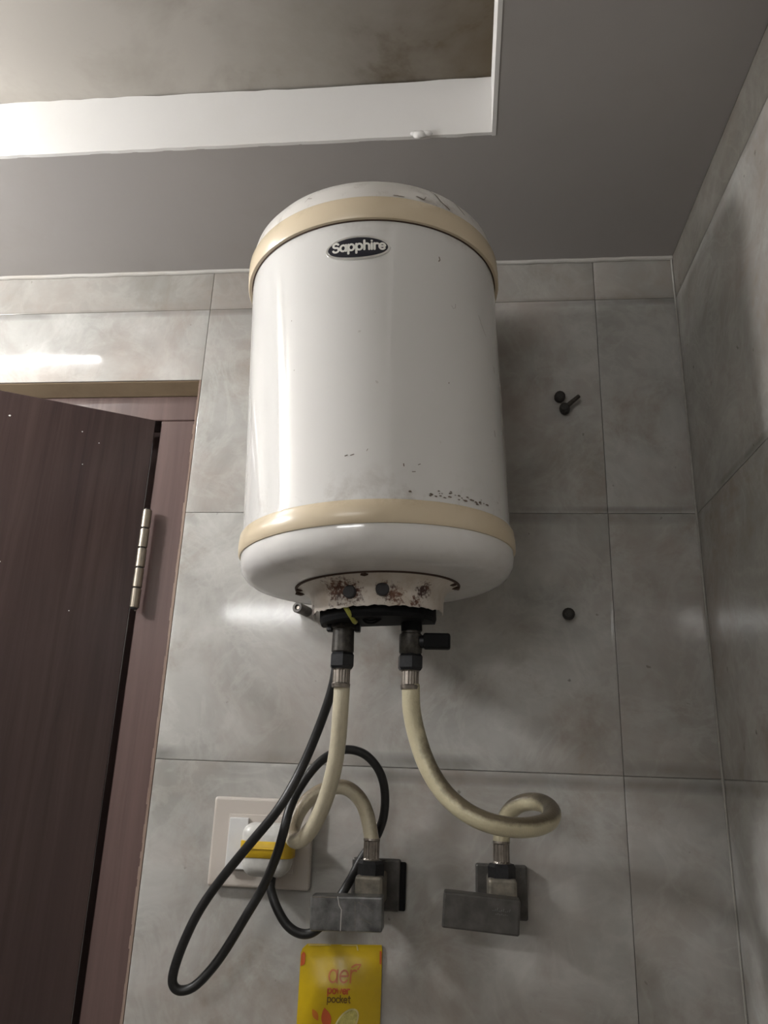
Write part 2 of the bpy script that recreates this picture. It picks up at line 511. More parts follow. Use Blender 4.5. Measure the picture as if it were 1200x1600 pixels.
def back_place(u, v, d): return Vector((u, -d, v))
rows = [ZC + 0.002] + JY + [ZF]
cols = [XL] + JX + [XR - 0.0005]
for r in range(len(rows) - 1):
    for c in range(len(cols) - 1):
        u0, u1, v0, v1 = cols[c] + G, cols[c + 1] - G, rows[r + 1] + G, rows[r] - G
        parts = [(u0, u1, v0, v1)]
        if u0 < OX1 and v0 < OZ and c < 2:          # trim round the door opening
            parts = []
            if v1 > OZ: parts.append((u0, u1, OZ, v1))
            if c == 0 and u0 < OX0: parts.append((u0, OX0, v0, min(v1, OZ)))
        for (a, b, e, f) in parts:
            if b - a < 0.01 or f - e < 0.01: continue
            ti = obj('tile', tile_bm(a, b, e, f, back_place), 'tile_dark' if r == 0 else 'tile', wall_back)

# sliver of raw edge between tile and door frame
bm = bmesh.new()
prev = None
zz = OZ
while zz > ZF + 0.03:
    h = random.uniform(0.006, 0.025)
    wdt = random.uniform(-0.0006, 0.0010)
    box(bm, (OX1 - wdt, 0.0015, zz - h), (OX1 + 0.003, 0.028, zz))
    zz -= h
obj('raw_edge', bm, 'brick', wall_back)
bm = bmesh.new()
bev = [(0.0010, OZ + 0.0020), (0.0045, OZ - 0.0010), (0.0300, OZ - 0.0100), (0.0400, OZ - 0.0100), (0.0400, OZ + 0.0020)]
ra = [bm.verts.new((OX0, y, z)) for y, z in bev]; rb = [bm.verts.new((OX1, y, z)) for y, z in bev]
for i in range(5): bm.faces.new((ra[i], ra[(i + 1) % 5], rb[(i + 1) % 5], rb[i]))
bm.faces.new(ra); bm.faces.new(rb)
obj('mortar_fillet', bm, 'reveal', wall_back)

# ------------------------------------------------------------------ right wall
wall_right = structure('wall_right', bx((XR + TT * 0.75, YF - 0.1, ZF), (XR + 0.1, 0.1, ZU + 0.06)), 'grout')
def right_place(u, v, d): return Vector((XR - d, u, v))
rcols = [-0.0005, -0.5405, -1.0805, -1.6205, YF]
for r in range(len(rows) - 1):
    for c in range(len(rcols) - 1):
        obj('tile', tile_bm(rcols[c + 1] + G, rcols[c] - G, rows[r + 1] + G, rows[r] - G, right_place), 'tile_darkest' if r == 0 else 'tile', wall_right)

wall_left = structure('wall_left', bx((XL - 0.1, YF - 0.1, ZF), (XL, 0.006, ZU + 0.06)), 'tile')
wall_front = structure('wall_front', bx((XL, YF - 0.1, ZF), (XR + 0.006, YF, ZU + 0.06)), 'tile')
floor = structure('floor', bx((XL - 0.1, YF - 0.1, ZF - 0.1), (XR + 0.1, 0.1, ZF)), 'floor')

# ------------------------------------------------------------------ ceiling: dropped panel round a raised bay
FX, FY = 0.0318, -0.2351
ceiling = bpy.data.objects.new('ceiling', None); COL.objects.link(ceiling)
ceiling['kind'] = 'structure'
bm = bmesh.new()
box(bm, (XL, FY + 0.004, ZC), (XR, 0.006, ZC + 0.04))
box(bm, (FX + 0.004, YF, ZC), (XR, FY + 0.004, ZC + 0.04))
obj('dropped_panel', bm, 'ceil', ceiling)
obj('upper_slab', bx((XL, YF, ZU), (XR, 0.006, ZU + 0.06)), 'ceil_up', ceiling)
# fascia facing the camera, its lower edge slightly ragged
bm = bmesh.new()
n = 60
top, bot = [], []
for i in range(n + 1):
    x = XL + (FX - XL) * i / n
    bot.append((x, ZC + random.uniform(-0.0006, 0.0006)))
    top.append((x, ZU - 0.0015 + random.uniform(-0.001, 0.001) + 0.004 * math.sin(i * 0.23) * 0.25))
fr, bk = [], []
for lst in (bot, top):
    fr.append([bm.verts.new((x, FY, z)) for x, z in lst])
    bk.append([bm.verts.new((x, FY + 0.0045, z)) for x, z in lst])
for i in range(n):
    bm.faces.new((fr[0][i], fr[0][i + 1], fr[1][i + 1], fr[1][i]))
    bm.faces.new((bk[0][i], bk[0][i + 1], bk[1][i + 1], bk[1][i]))
    bm.faces.new((fr[0][i], fr[0][i + 1], bk[0][i + 1], bk[0][i]))
    bm.faces.new((fr[1][i], fr[1][i + 1], bk[1][i + 1], bk[1][i]))
obj('fascia', bm, 'fascia', ceiling)
obj('fascia', bx((FX, YF, ZC - 0.0003), (FX + 0.0045, FY + 0.0045, ZU - 0.0005)), 'fascia', ceiling)
# blob of plaster on the fascia edge
bm = bmesh.new()
for (x, z, s) in ((-0.049, ZC + 0.0005, 0.0062), (-0.041, ZC + 0.002, 0.0048), (-0.055, ZC + 0.003, 0.004)):
    r = bmesh.ops.create_icosphere(bm, subdivisions=2, radius=s)
    for v in r['verts']:
        v.co = Vector((v.co.x * 1.3 + x, v.co.y * 0.6 + FY - 0.001, v.co.z * 0.8 + z)) + Vector((random.uniform(-1, 1), 0, random.uniform(-1, 1))) * 0.0006
obj('plaster_lump', bm, 'fascia', ceiling, True)

# bead of plaster where the tile meets the ceiling
bm = bmesh.new()
pth = [Vector((XL + (XR - XL) * i / 80, -0.0015, ZC - 0.001 + random.uniform(-0.0008, 0.0008))) for i in range(81)]
tube(bm, pth, 0.0034, 8)
t1 = structure('trim_1', bm, 'plaster')
t1['label'] = 'thin white plaster bead between tiles and ceiling'

# pale sealant in the corner between the two tiled walls
bm = bmesh.new()
tube(bm, [Vector((XR - 0.0006, -0.0006, ZF + (ZC - 0.003 - ZF) * i / 60)) for i in range(61)], 0.0013, 8)
t2 = structure('trim_2', bm, 'grout')
t2['label'] = 'thin pale sealant line in the corner of the tiled walls'

# ------------------------------------------------------------------ door
door = bpy.data.objects.new('door_1', None); COL.objects.link(door)
door['kind'] = 'structure'
door['label'] = 'dark brown door standing ajar at left of the heater'
FYD = 0.030                       # face of the frame, set back from the tiles
obj('frame_head', bx((OX0, FYD, 0.4510), (OX1 - 0.0012, 0.11, OZ - 0.0105), 0.0015), 'frame', door)
obj('frame_jamb', bx((-0.4245, FYD + 0.001, ZF), (OX1 - 0.0022, 0.11, 0.4508), 0.0015), 'frame', door)
obj('frame_jamb', bx((OX0, FYD + 0.001, ZF), (OX0 + 0.055, 0.11, 0.4508), 0.0015), 'frame', door)
# leaf: hinged at the right jamb, swung 29 degrees into the room
HP = Vector((-0.4275, 0.026, 0))
A = math.radians(29.0)
leaf_o = bpy.data.objects
bm = bx((-0.66, 0.0, ZF + 0.01), (-0.003, 0.032, 0.4490), 0.001)
leaf = obj('leaf', bm, 'wood', door)
leaf.location = HP; leaf.rotation_euler = (0, 0, A)
# wide stop added behind the gap to block light from beyond
obj('gap_light_stop', bx((-0.4500, 0.068, ZF), (-0.4235, 0.108, 0.4508), 0.001), 'frame', door)
hinge = obj('hinge', bx((0.0006, -0.001, 0.179), (0.0022, 0.022, 0.314)), 'hinge', door)
hinge.location = HP + Vector((0.0005, 0.006, 0))
for k in range(5):
    h = 0.1345 / 5
    z0 = 0.1795 + k * h
    kb = bmesh.new()
    cyl(kb, (0.006, -0.014, z0 + 0.0006), (0.006, -0.014, z0 + h - 0.0006), 0.0061, 20, 0.0008)
    obj('knuckle', kb, 'hinge', hinge, True)
pb = bmesh.new()
cyl(pb, (0.006, -0.014, 0.1785), (0.006, -0.014, 0.3150), 0.0046, 14, 0.0006)
obj('hinge_pin', pb, 'blackmetal', hinge, True)
# flecks of white paint on the leaf
bm = bmesh.new()
for (x, z, s) in ((-0.185, 0.416, .0016), (-0.095, 0.412, .0009), (-0.072, 0.400, .0008), (-0.088, 0.366, .0007), (-0.163, 0.222, .0011),
                  (-0.075, 0.170, .0008), (-0.19, 0.33, .0006), (-0.13, -0.01, .0008), (-0.21, 0.13, .0006)):
    r = bmesh.ops.create_icosphere(bm, subdivisions=1, radius=s)
    for v in r['verts']: v.co = Vector((v.co.x + x, v.co.y * 0.3, v.co.z * 0.8 + z))
sp = obj('paint_flecks', bm, 'speck', leaf)
sp['kind'] = 'stuff'
# hallway behind the door
structure('wall_beyond', bx((XL - 0.1, 0.9, ZF), (XR, 1.0, ZU)), 'plaster')

# ------------------------------------------------------------------ lamps (both outside the frame)
def tube_lamp(name, label, x0, x1, y, z, back, mat, r=0.013):
    """tube on a batten; back: unit vector from the tube to the surface that carries it"""
    t = thing(name, label, 'lamp', ((x0 + x1) / 2, y, z))
    L = (x1 - x0) / 2
    b = Vector(back)
    rot = Vector((0, 1, 0)).rotation_difference(b).to_matrix()
    def part(nm, lo, hi):
        obj(nm, bx(lo, hi, 0.003, 2, rot, (0, 0, 0)), 'switch_w', t)
    part('batten', (-L - 0.02, 0.019, -0.014), (L + 0.02, 0.0345, 0.014))
    for e in (-1, 1):
        part('end_cap', (e * (L + 0.007) - 0.008, -0.014, -0.012), (e * (L + 0.007) + 0.008, 0.020, 0.012))
    bm = bmesh.new(); cyl(bm, (-L, 0, 0), (L, 0, 0), r, 16)
    obj('tube', bm, mat, t, True)
    return t
tube_lamp('tube_light', 'lit white tube lamp under the raised ceiling bay, above the door', -1.12, -0.685, -0.312, ZU - 0.0350, (0, 0, 1), 'tube_left', 0.009)
tube_lamp('tube_light', 'lit white tube lamp on the tiled wall behind the viewer', -0.93, -0.27, YF + 0.036, 0.55, (0, -1, 0), 'tube_rear', 0.024)

bl = thing('wall_bulb', 'lit round bulb in a white holder on the left wall', 'lamp', (XL, -0.45, 0.50))
bm = bmesh.new(); cyl(bm, (0.0005, 0, 0), (0.018, 0, 0), 0.045, 28, 0.004); obj('holder_base', bm, 'switch_w', bl, True)
bm = bmesh.new(); cyl(bm, (0.016, 0, 0), (0.165, 0, 0), 0.020, 24, 0.003, 0.026); obj('holder', bm, 'switch_w', bl, True)
bm = bmesh.new()
r_ = bmesh.ops.create_uvsphere(bm, u_segments=24, v_segments=16, radius=0.048)
for v in r_['verts']: v.co.x += 0.208
obj('bulb', bm, 'bulb_glow', bl, True)

# ------------------------------------------------------------------ water heater
heater = thing('water_heater', 'white cylindrical water heater with two cream bands hanging on the tiled wall', 'water heater')
ax = Vector((-0.0481, -0.0199, 1.0)).normalized()
e1 = Vector((0, 1, 0)).cross(ax).normalized()
e2 = ax.cross(e1)
HM = Matrix((e1, e2, ax)).transposed().to_4x4()
HM.translation = Vector((-0.0941, -0.1584, 0.33))
heater.matrix_world = HM
RB = 0.1384
body = obj('body', lt([(-0.112, RB + 0.0012), (-0.1065, RB + 0.0012), (-0.1045, RB), (0.172, RB), (0.176, RB), (0.190, RB - 0.001)], 128), 'enamel', heater, True)
def cap_prof(pts): return pts
base = obj('base_cap', lt([(-0.1285, 0.1395), (-0.138, 0.1398), (-0.1455, 0.1378), (-0.1515, 0.1335), (-0.1555, 0.1275), (-0.1580, 0.1195), (-0.1592, 0.110), (-0.1597, 0.09), (-0.16, 0.0)], 128), 'enamel_bot', heater, True, 60)
obj('lower_band', lt([(-0.1085, 0.1375), (-0.1085, 0.1400), (-0.1105, 0.1413), (-0.120, 0.1424), (-0.128, 0.1422), (-0.1302, 0.1408), (-0.1302, 0.137)], 128), 'cream', heater, True, 50)
obj('upper_band', lt([(0.1822, 0.1385), (0.1822, 0.1425), (0.184, 0.1434), (0.195, 0.1436), (0.2055, 0.1430), (0.2076, 0.1418), (0.2076, 0.137)], 128), 'cream', heater, True, 50)
obj('seam', lt([(0.1812, RB), (0.1814, RB + 0.0006), (0.1830, RB + 0.0012), (0.1830, RB)], 128), 'gap', heater, True)  # dark brown ring along the upper band's lower edge
obj('top_cap', lt([(0.205, 0.1395), (0.214, 0.1400), (0.2265, 0.1365), (0.236, 0.1295), (0.2420, 0.119), (0.2450, 0.104), (0.2465, 0.08), (0.247, 0.0)], 128), 'enamel_top', heater, True, 60)
obj('wall_bracket', bx((-0.05, RB - 0.006, 0.06), (0.05, 0.156, 0.11), 0.002), 'blackmetal', heater)
obj('wall_bracket', bx((-0.05, RB - 0.006, -0.07), (0.05, 0.153, -0.03), 0.002), 'blackmetal', heater)

# oval badge with the maker's lettering
LA = math.radians(-0.5); LH = 0.1503
def on_body(rr):
    def fn(u, v):
        a = LA + u / RB
        return Vector((rr * math.sin(a), -rr * math.cos(a), LH + v))
    return fn
def oval(bm, rx, ry, rr, thick, tilt=0.0, rim=None):
    fn, fi = on_body(rr + thick), on_body(rr)
    n = 48
    outer = [(rx * math.cos(2 * PI * i / n), ry * math.sin(2 * PI * i / n)) for i in range(n)]
    ro = [(c * math.cos(tilt) - s * math.sin(tilt), c * math.sin(tilt) + s * math.cos(tilt)) for c, s in outer]
    rings = []
    for k in (1.0, 0.75, 0.5, 0.25):
        rings.append([bm.verts.new(fn(a * k, b * k)) for a, b in ro])
    c = bm.verts.new(fn(0, 0))
    low = [bm.verts.new(fi(a * 1.02, b * 1.02)) for a, b in ro]
    for A_, B_ in [(low, rings[0])] + list(zip(rings, rings[1:])):
        for i in range(n): bm.faces.new((A_[i], A_[(i + 1) % n], B_[(i + 1) % n], B_[i]))
    for i in range(n): bm.faces.new((rings[-1][i], rings[-1][(i + 1) % n], c))
bm = bmesh.new(); oval(bm, 0.0318, 0.0135, RB, 0.0012)
badge = obj('badge', bm, 'silver', heater, True)
badge['label'] = 'oval maker badge with silver rim'
bm = bmesh.new(); oval(bm, 0.0293, 0.0110, RB + 0.0010, 0.0007)
obj('badge_inset', bm, 'badge', badge, True)
bm = bmesh.new()
write(bm, 'Sapphire', -0.0240, -0.0034, 0.0068, 0.00112, on_body(RB + 0.0021), 0.06)
obj('lettering', bm, 'letter', badge)

# scuffs and scratches on the body
bm = bmesh.new()
def px_free(ang, h):
    return lambda u, v: Vector(((RB + 0.0004) * math.sin(math.radians(ang) + u / RB), -(RB + 0.0004) * math.cos(math.radians(ang) + u / RB), h + v))
for (ang, h, pts, hw) in (
    (34, 0.148, [(0, 0.002), (0.0008, -0.001), (-0.0006, -0.003)], 0.0006),
    (56, 0.092, [(0, 0.012), (0.003, 0.007), (0.005, 0.003), (0.009, -0.002), (0.013, -0.006)], 0.00025),
    (40, 0.096, [(-0.002, 0.003), (0, 0), (0.003, 0.002), (0.003, 0.006)], 0.00016),
    (-4, -0.066, [(-0.004, -0.0006), (-0.002, 0)], 0.0005),
    (-4, -0.066, [(0.001, -0.0004), (0.004, 0.0004)], 0.0004),
    (2, -0.066, [(0.001, 0.003), (0.002, 0.005)], 0.00022),
    (16, -0.076, [(0, 0.001), (0.0002, -0.001)], 0.0005),
    (20, -0.082, [(-0.002, 0), (0.001, 0.0003)], 0.0003),
    (22, -0.075, [(-0.001, 0), (0.001, 0.001)], 0.0003),
    (8, 0.145, [(0, 0), (0.0006, 0)], 0.0004),
    (-30, 0.085, [(0, 0), (0.0004, 0.001)], 0.0003),
    (-28, 0.03, [(0, 0), (0.0003, 0)], 0.0004),
    (36, 0.012, [(0, 0), (0.0003, 0.001)], 0.0004),
    (64, -0.02, [(0, 0.003), (0.001, -0.003)], 0.0005),
    (68, 0.055, [(0, 0.003), (0.001, -0.003)], 0.0005),
    ):
    stroke(bm, pts, hw, px_free(ang, h))
rg = random.Random(3)
for k in range(34):
    ang = rg.gauss(38, 9); h = -0.1035 + abs(rg.gauss(0, 0.0035)); f_ = px_free(ang, h)
    rr = rg.uniform(0.0003, 0.0013)
    bm.faces.new([bm.verts.new(f_(rr * rg.uniform(0.8, 2.6) * math.cos(q * PI / 3.5), rr * rg.uniform(0.4, 1.0) * math.sin(q * PI / 3.5))) for q in range(7)])
def on_cap(u, v):
    pr = [(0.2075, 0.1400), (0.214, 0.1400), (0.2265, 0.1365), (0.236, 0.1295), (0.2420, 0.119)]
    for (h0, r0), (h1, r1) in zip(pr, pr[1:]):
        if v <= h1:
            k = (v - h0) / (h1 - h0); r = r0 + (r1 - r0) * k + 0.0006
            break
    return Vector((r * math.sin(u), -r * math.cos(u), v))
for pts, hw in (([(-0.42, 0.218), (-0.38, 0.224), (-0.33, 0.229), (-0.31, 0.234)], 0.0005), ([(-0.40, 0.222), (-0.36, 0.220)], 0.0004),
                ([(0.56, 0.232), (0.60, 0.224), (0.63, 0.217), (0.70, 0.211)], 0.0006), ([(0.42, 0.214), (0.48, 0.212), (0.50, 0.217)], 0.0006), ([(0.25, 0.211), (0.33, 0.2105)], 0.0007), ([(0.78, 0.228), (0.86, 0.216)], 0.0005)):
    vsb = len(bm.verts)
    P_ = [pts[0]] + [((a[0] * (1 - t_) + b[0] * t_), (a[1] * (1 - t_) + b[1] * t_)) for a, b in zip(pts, pts[1:]) for t_ in (0.33, 0.66, 1.0)]
    for a, b in zip(P_, P_[1:]):
        da, db = hw / 0.14, hw
        bm.faces.new([bm.verts.new(on_cap(*q)) for q in ((a[0] - da, a[1] - db * 0.6), (b[0] - da, b[1] - db * 0.6), (b[0] + da, b[1] + db * 0.6), (a[0] + da, a[1] + db * 0.6))])
sc = obj('scuff_marks', bm, 'scuff', heater)
sc['kind'] = 'stuff'

# terminal housing under the base: flared rusty skirt round a black insert
HB = -0.1600
skirt_p = [(HB + 0.0004, 0.0835), (HB - 0.0004, 0.0825), (HB - 0.0022, 0.0775), (HB - 0.0055, 0.0715), (HB - 0.0105, 0.0682), (HB - 0.017, 0.0668), (HB - 0.0280, 0.0662)]
bm = lt(skirt_p + [(h, r - 0.0012) for h, r in reversed(skirt_p[3:])], 64, a0=math.radians(-96), a1=math.radians(96))
for v in bm.verts:      # rim is bent and eaten away a little
    a = math.atan2(v.co.x, -v.co.y)
    if v.co.z < HB - 0.025:
        v.co.z += 0.0007 * math.sin(a * 5.0 + 0.6) + 0.0005 * math.sin(a * 17) + 0.0005 * math.sin(a * 41) - 0.0012 * math.exp(-((a - 0.25) / 0.3) ** 2)
MT['rust'] = rusty('rusty_white_enamel', (0.58, 0.53, 0.47), [((-0.030, -0.060, HB - 0.011), 0.036), ((-0.016, -0.064, HB - 0.016), 0.022), ((0.022, -0.064, HB - 0.019), 0.022), ((0.048, -0.046, HB - 0.012), 0.02), ((0.012, -0.065, HB - 0.012), 0.016), ((-0.064, -0.02, HB - 0.025), 0.022), ((0.04, -0.05, HB - 0.024), 0.018)])
skirt = obj('terminal_cover', bm, 'rust', heater, True, 60)
skirt['label'] = 'rust-spotted white terminal cover under the heater'
obj('gap_line', lt([(HB + 0.0002, 0.0845), (HB - 0.0011, 0.0842), (HB - 0.0011, 0.0820), (HB + 0.0002, 0.0815)], 64, a0=math.radians(-100), a1=math.radians(100)), 'gap', heater)
for ang, dz, r in ((-17.0, -0.0150, 0.0064), (9.5, -0.0140, 0.0064)):
    a = math.radians(ang)
    p = Vector((0.0668 * math.sin(a), -0.0668 * math.cos(a), HB + dz))
    d = Vector((math.sin(a), -math.cos(a), 0.1))
    bm = bmesh.new(); cyl(bm, p - d * 0.004, p + d * 0.0036, r, 20, 0.0008)
    obj('dark_hole_disc', bm, 'void', skirt, True)  # dark disc stands in for the darkness of an open hole
for a, s in ((-3, 0.004), (-88, 0.006), (-76, 0.004), (88, 0.005), (76, 0.004)):
    bm = bmesh.new()
    a = math.radians(a)
    r = bmesh.ops.create_icosphere(bm, subdivisions=1, radius=s)
    for v in r['verts']:
        v.co = Vector((v.co.x * 1.1 + 0.0795 * math.sin(a), v.co.y * 0.5 - 0.0795 * math.cos(a), v.co.z * 0.5 + HB - 0.0018))
    obj('rust_scab', bm, 'gap', skirt, True)
# black insert, half a disc
bm = bmesh.new()
pr = [(-0.001, 0.0590), (-0.033, 0.0590), (-0.0370, 0.0575)]
n = 40
rings = []
for dz, r in pr:
    rings.append([bm.verts.new((r * math.sin(math.radians(-96 + 192 * i / n)), -r * math.cos(math.radians(-96 + 192 * i / n)), HB + dz)) for i in range(n + 1)])
for A_, B_ in zip(rings, rings[1:]):
    for i in range(n): bm.faces.new((A_[i], A_[i + 1], B_[i + 1], B_[i]))
    bm.faces.new((A_[n], A_[0], B_[0], B_[n]))
bm.faces.new(rings[0]); bm.faces.new(rings[-1])
obj('terminal_block', bm, 'black', heater)
WI = HM.inverted()
def loc(p): return WI @ Vector(p)
# earth wire and a few black leads below the block
obj('earth_wire', tb(smooth_path([loc(p) for p in ((-0.117, -0.2065, 0.1500), (-0.113, -0.2090, 0.1440), (-0.108, -0.2105, 0.1370), (-0.1045, -0.205, 0.1315), (-0.103, -0.196, 0.1290), (-0.1035, -0.186, 0.1310))], 6), 0.0023, 10), 'wire_y', heater, True)
for k in range(3):
    q = k * 0.0022
    obj('lead', tb(smooth_path([loc(p) for p in ((-0.100, -0.196 + q, 0.145), (-0.094, -0.199 + q, 0.1345 - q), (-0.084, -0.199 + q, 0.1330 - q), (-0.074, -0.196 + q, 0.1370), (-0.066, -0.190 + q, 0.146))], 6), 0.0011, 8), 'black', heater, True)
PL, PR = Vector((-0.1180, -0.165, 0)), Vector((-0.0505, -0.165, 0))
for P, z0 in ((PL, 0.1335), (PR, 0.1260)):
    bm = bmesh.new()
    lathe(bm, [(loc((P.x, P.y, 0.150)).z, 0), (loc((P.x, P.y, 0.150)).z, 0.0105), (loc((P.x, P.y, z0)).z, 0.0105), (loc((P.x, P.y, z0)).z, 0)], 20,
          mat=Matrix.Translation(Vector((loc((P.x, P.y, 0.14)).x, loc((P.x, P.y, 0.14)).y, 0))))
    obj('pipe_nipple', bm, 'black', heater, True)

# ------------------------------------------------------------------ valves on the heater's pipes
def ringed(P, prof, mat, name, parent, seg=24, smooth=True):
    return obj(name, lt(prof, seg, mat=Matrix.Translation(P)), mat, parent, smooth)
def hexnut(P, z0, z1, r, mat, parent, rot=0.2, name='nut'):
    bm = bmesh.new()
    lathe(bm, [(z0, 0), (z0, r * 0.86), (z0 + (z1 - z0) * 0.16, r), (z1 - (z1 - z0) * 0.16, r), (z1, r * 0.86), (z1, 0)], 6, mat=Matrix.Translation(P) @ Matrix.Rotation(rot, 4, 'Z'))
    return obj(name, bm, mat, parent)
vl = thing('pipe_valve', 'dark tarnished straight valve on the left pipe under the heater', 'valve', (PL.x, PL.y, 0.1))
O0 = Vector((0, 0, -0.1))
ringed(O0, [(0.1345, 0), (0.1345, 0.0112), (0.1315, 0.0128), (0.1275, 0.0128), (0.1265, 0.0108), (0.1045, 0.0112), (0.103, 0.0098), (0.1015, 0.0098), (0.1015, 0)], 'brass', 'body', vl)
for s in (-1, 1):
    obj('lug', bx((s * 0.0140 - 0.0028, -0.0045, 0.0240), (s * 0.0140 + 0.0028, 0.0045, 0.0315), 0.0012), 'blackmetal', vl)
vr = thing('pipe_valve', 'dark valve with a black side lever on the right pipe under the heater', 'valve', (PR.x, PR.y, 0.1))
ringed(O0, [(0.1270, 0), (0.1270, 0.0095), (0.1235, 0.0098), (0.1225, 0.0112), (0.1195, 0.0116), (0.1050, 0.0114), (0.103, 0.0100), (0.1010, 0.0098), (0.1010, 0)], 'brass', 'body', vr)
bm = bmesh.new(); cyl(bm, (0.009, -0.002, 0.0155), (0.016, -0.003, 0.0155), 0.0066, 16, 0.0008)
obj('lever_stem', bm, 'blackmetal', vr, True)
obj('lever', bx((0.0125, -0.010, 0.0085), (0.0390, 0.004, 0.0235), 0.0022), 'black', vr)

# ------------------------------------------------------------------ hoses
HOSE_L = [(-0.1172, -0.1625, 0.0729), (-0.1178, -0.1605, 0.0485), (-0.1203, -0.15, 0.0187), (-0.1249, -0.14, -0.0081), (-0.1335, -0.125, -0.0342), (-0.1462, -0.11, -0.0592), (-0.1604, -0.097, -0.0748), (-0.1715, -0.085, -0.0762), (-0.1757, -0.073, -0.0678), (-0.1717, -0.063, -0.0507), (-0.1598, -0.056, -0.0352), (-0.1425, -0.05, -0.0263), (-0.125, -0.045, -0.0257), (-0.11, -0.044, -0.0363), (-0.1009, -0.044, -0.0533), (-0.0950, -0.045, -0.0770)]
HOSE_R = [(-0.0495, -0.164, 0.0746), (-0.0483, -0.163, 0.0504), (-0.0423, -0.162, 0.0255), (-0.032, -0.165, -0.0002), (-0.0155, -0.17, -0.0237), (0.0077, -0.178, -0.0404), (0.0332, -0.18, -0.0483), (0.0594, -0.168, -0.0496), (0.0799, -0.142, -0.0456), (0.0871, -0.11, -0.0375), (0.0795, -0.083, -0.0313), (0.0638, -0.062, -0.0327), (0.0512, -0.05, -0.0413), (0.0433, -0.045, -0.0569), (0.0412, -0.045, -0.0726)]
def ferrule_bm(P, z0, z1, r):
    """crimped sleeve with vertical flutes"""
    bm = bmesh.new()
    n = 36
    rings = []
    for z, k, fl in ((z0, 1.0, 0), (z0 + (z1 - z0) * 0.18, 1.06, 0), (z0 + (z1 - z0) * 0.24, 0.98, 1), (z0 + (z1 - z0) * 0.88, 0.98, 1), (z0 + (z1 - z0) * 0.93, 1.05, 0), (z1, 1.02, 0)):
        rings.append([bm.verts.new(P + Vector((r * k * (1 - 0.06 * fl * (i % 2)) * math.cos(2 * PI * i / n), r * k * (1 - 0.06 * fl * (i % 2)) * math.sin(2 * PI * i / n), z))) for i in range(n)])
    for A_, B_ in zip(rings, rings[1:]):
        for i in range(n): bm.faces.new((A_[i], A_[(i + 1) % n], B_[(i + 1) % n], B_[i]))
    bm.faces.new(rings[0]); bm.faces.new(rings[-1])
    return bm
def hose(label, pts, r, top, bot_z, mat):
    h = thing('water_hose', label, 'hose')
    obj('tube', tb(smooth_path(pts, 8), r, 18), mat, h, True)
    obj('ferrule', ferrule_bm(Vector((top.x, top.y, 0)), 0.0695, 0.0885, 0.0088), 'ferrule', h)
    hexnut(Vector((top.x, top.y, 0)), 0.0875, 0.1035, 0.0128, 'blackmetal', h)
    e = Vector(pts[-1])
    obj('ferrule', ferrule_bm(Vector((e.x, e.y, 0)), bot_z - 0.002, bot_z + 0.0235, 0.0086), 'ferrule', h)
    hexnut(Vector((e.x, e.y, 0)), bot_z - 0.017, bot_z + 0.002, 0.0142, 'blackmetal', h, 0.45)
    return h
hose('cream hose from the left heater valve curling in front of the plug', HOSE_L, 0.0079, PL, -0.0985, 'hose_w')
hose('cream hose from the right heater valve looping out over the right angle valve', HOSE_R, 0.0088, PR, -0.0955, 'hose')

# ------------------------------------------------------------------ angle valves on the wall
def angle_valve(label, xc, zc, fl, hx0, hx1, hz0, hz1, tilt, hmat, nose_x, nose_z):
    t = thing('angle_valve', label, 'valve', (xc, 0, zc))
    x0, x1, z0, z1 = fl
    obj('wall_flange', bx((x0 - xc, -0.011, z0 - zc), (x1 - xc, -0.0002, z1 - zc), 0.0022), 'chrome_d', t)
    bm = bmesh.new()
    box(bm, (nose_x - xc - 0.0145, -0.062, nose_z - 0.026 - zc), (nose_x - xc + 0.0145, -0.008, nose_z + 0.004 - zc), 0.003)
    obj('body', bm, 'lime', t)
    bm = bmesh.new()
    cyl(bm, (nose_x - xc, -0.045, nose_z - zc), (nose_x - xc, -0.045, nose_z + 0.008 - zc), 0.0105, 20, 0.001)
    obj('outlet_neck', bm, 'lime', t, True)
    R_ = Matrix.Rotation(tilt, 3, 'Y')
    hc = Vector(((hx0 + hx1) / 2 - xc, -0.072, (hz0 + hz1) / 2 - zc))
    hb = bx((hx0 - xc, -0.084, hz0 - zc), (hx1 - xc, -0.061, hz1 - zc), 0.0018, 2, R_, hc)
    hd = obj('lever_handle', hb, hmat, t)
    return t, hd, hc, R_
av, hd, hc, R_ = angle_valve('chrome angle valve with scratched square lever beside the switch plate', -0.0950, -0.122, (-0.1195, -0.0665, -0.150, -0.0985), -0.1500, -0.0780, -0.1580, -0.1265, math.radians(-1.5), 'chrome', -0.0950, -0.1140)
# black strip behind the flange at its right, seam and scratches on the lever
obj('black_edge_strip', bx((0.0255, -0.0075, -0.0275), (0.0345, -0.0005, 0.0205), 0.0015), 'black', av)
bm = bmesh.new()
def face_l(u, v): return R_ @ Vector((u, -0.0123, v)) + hc
for pts, hw in (([(0.012, 0.011), (0.020, 0.008), (0.027, 0.003)], 0.00018), ([(0.013, -0.003), (0.021, -0.006), (0.026, -0.0085)], 0.00018), ([(0.009, 0.012), (0.0095, -0.012)], 0.00018), ([(-0.034, 0.0148), (-0.01, 0.0148)], 0.0005)):
    stroke(bm, pts, hw, face_l)
ck = bmesh.new()
stroke(ck, [(-0.0085, 0.0155), (-0.007, 0.008), (-0.0045, 0.004), (-0.005, -0.0145)], 0.00045, face_l)
obj('silver_scratch', ck, 'silver', hd)
sc = obj('scratch_marks', bm, 'ferrule', hd); sc['kind'] = 'stuff'
av2, hd2, hc2, R2 = angle_valve('dull grey angle valve with tilted square lever below the looping right hose', 0.0412, -0.125, (0.0150, 0.0700, -0.1520, -0.0985), -0.0185, 0.0565, -0.1515, -0.1195, math.radians(3.2), 'chrome_d', 0.0412, -0.1105)
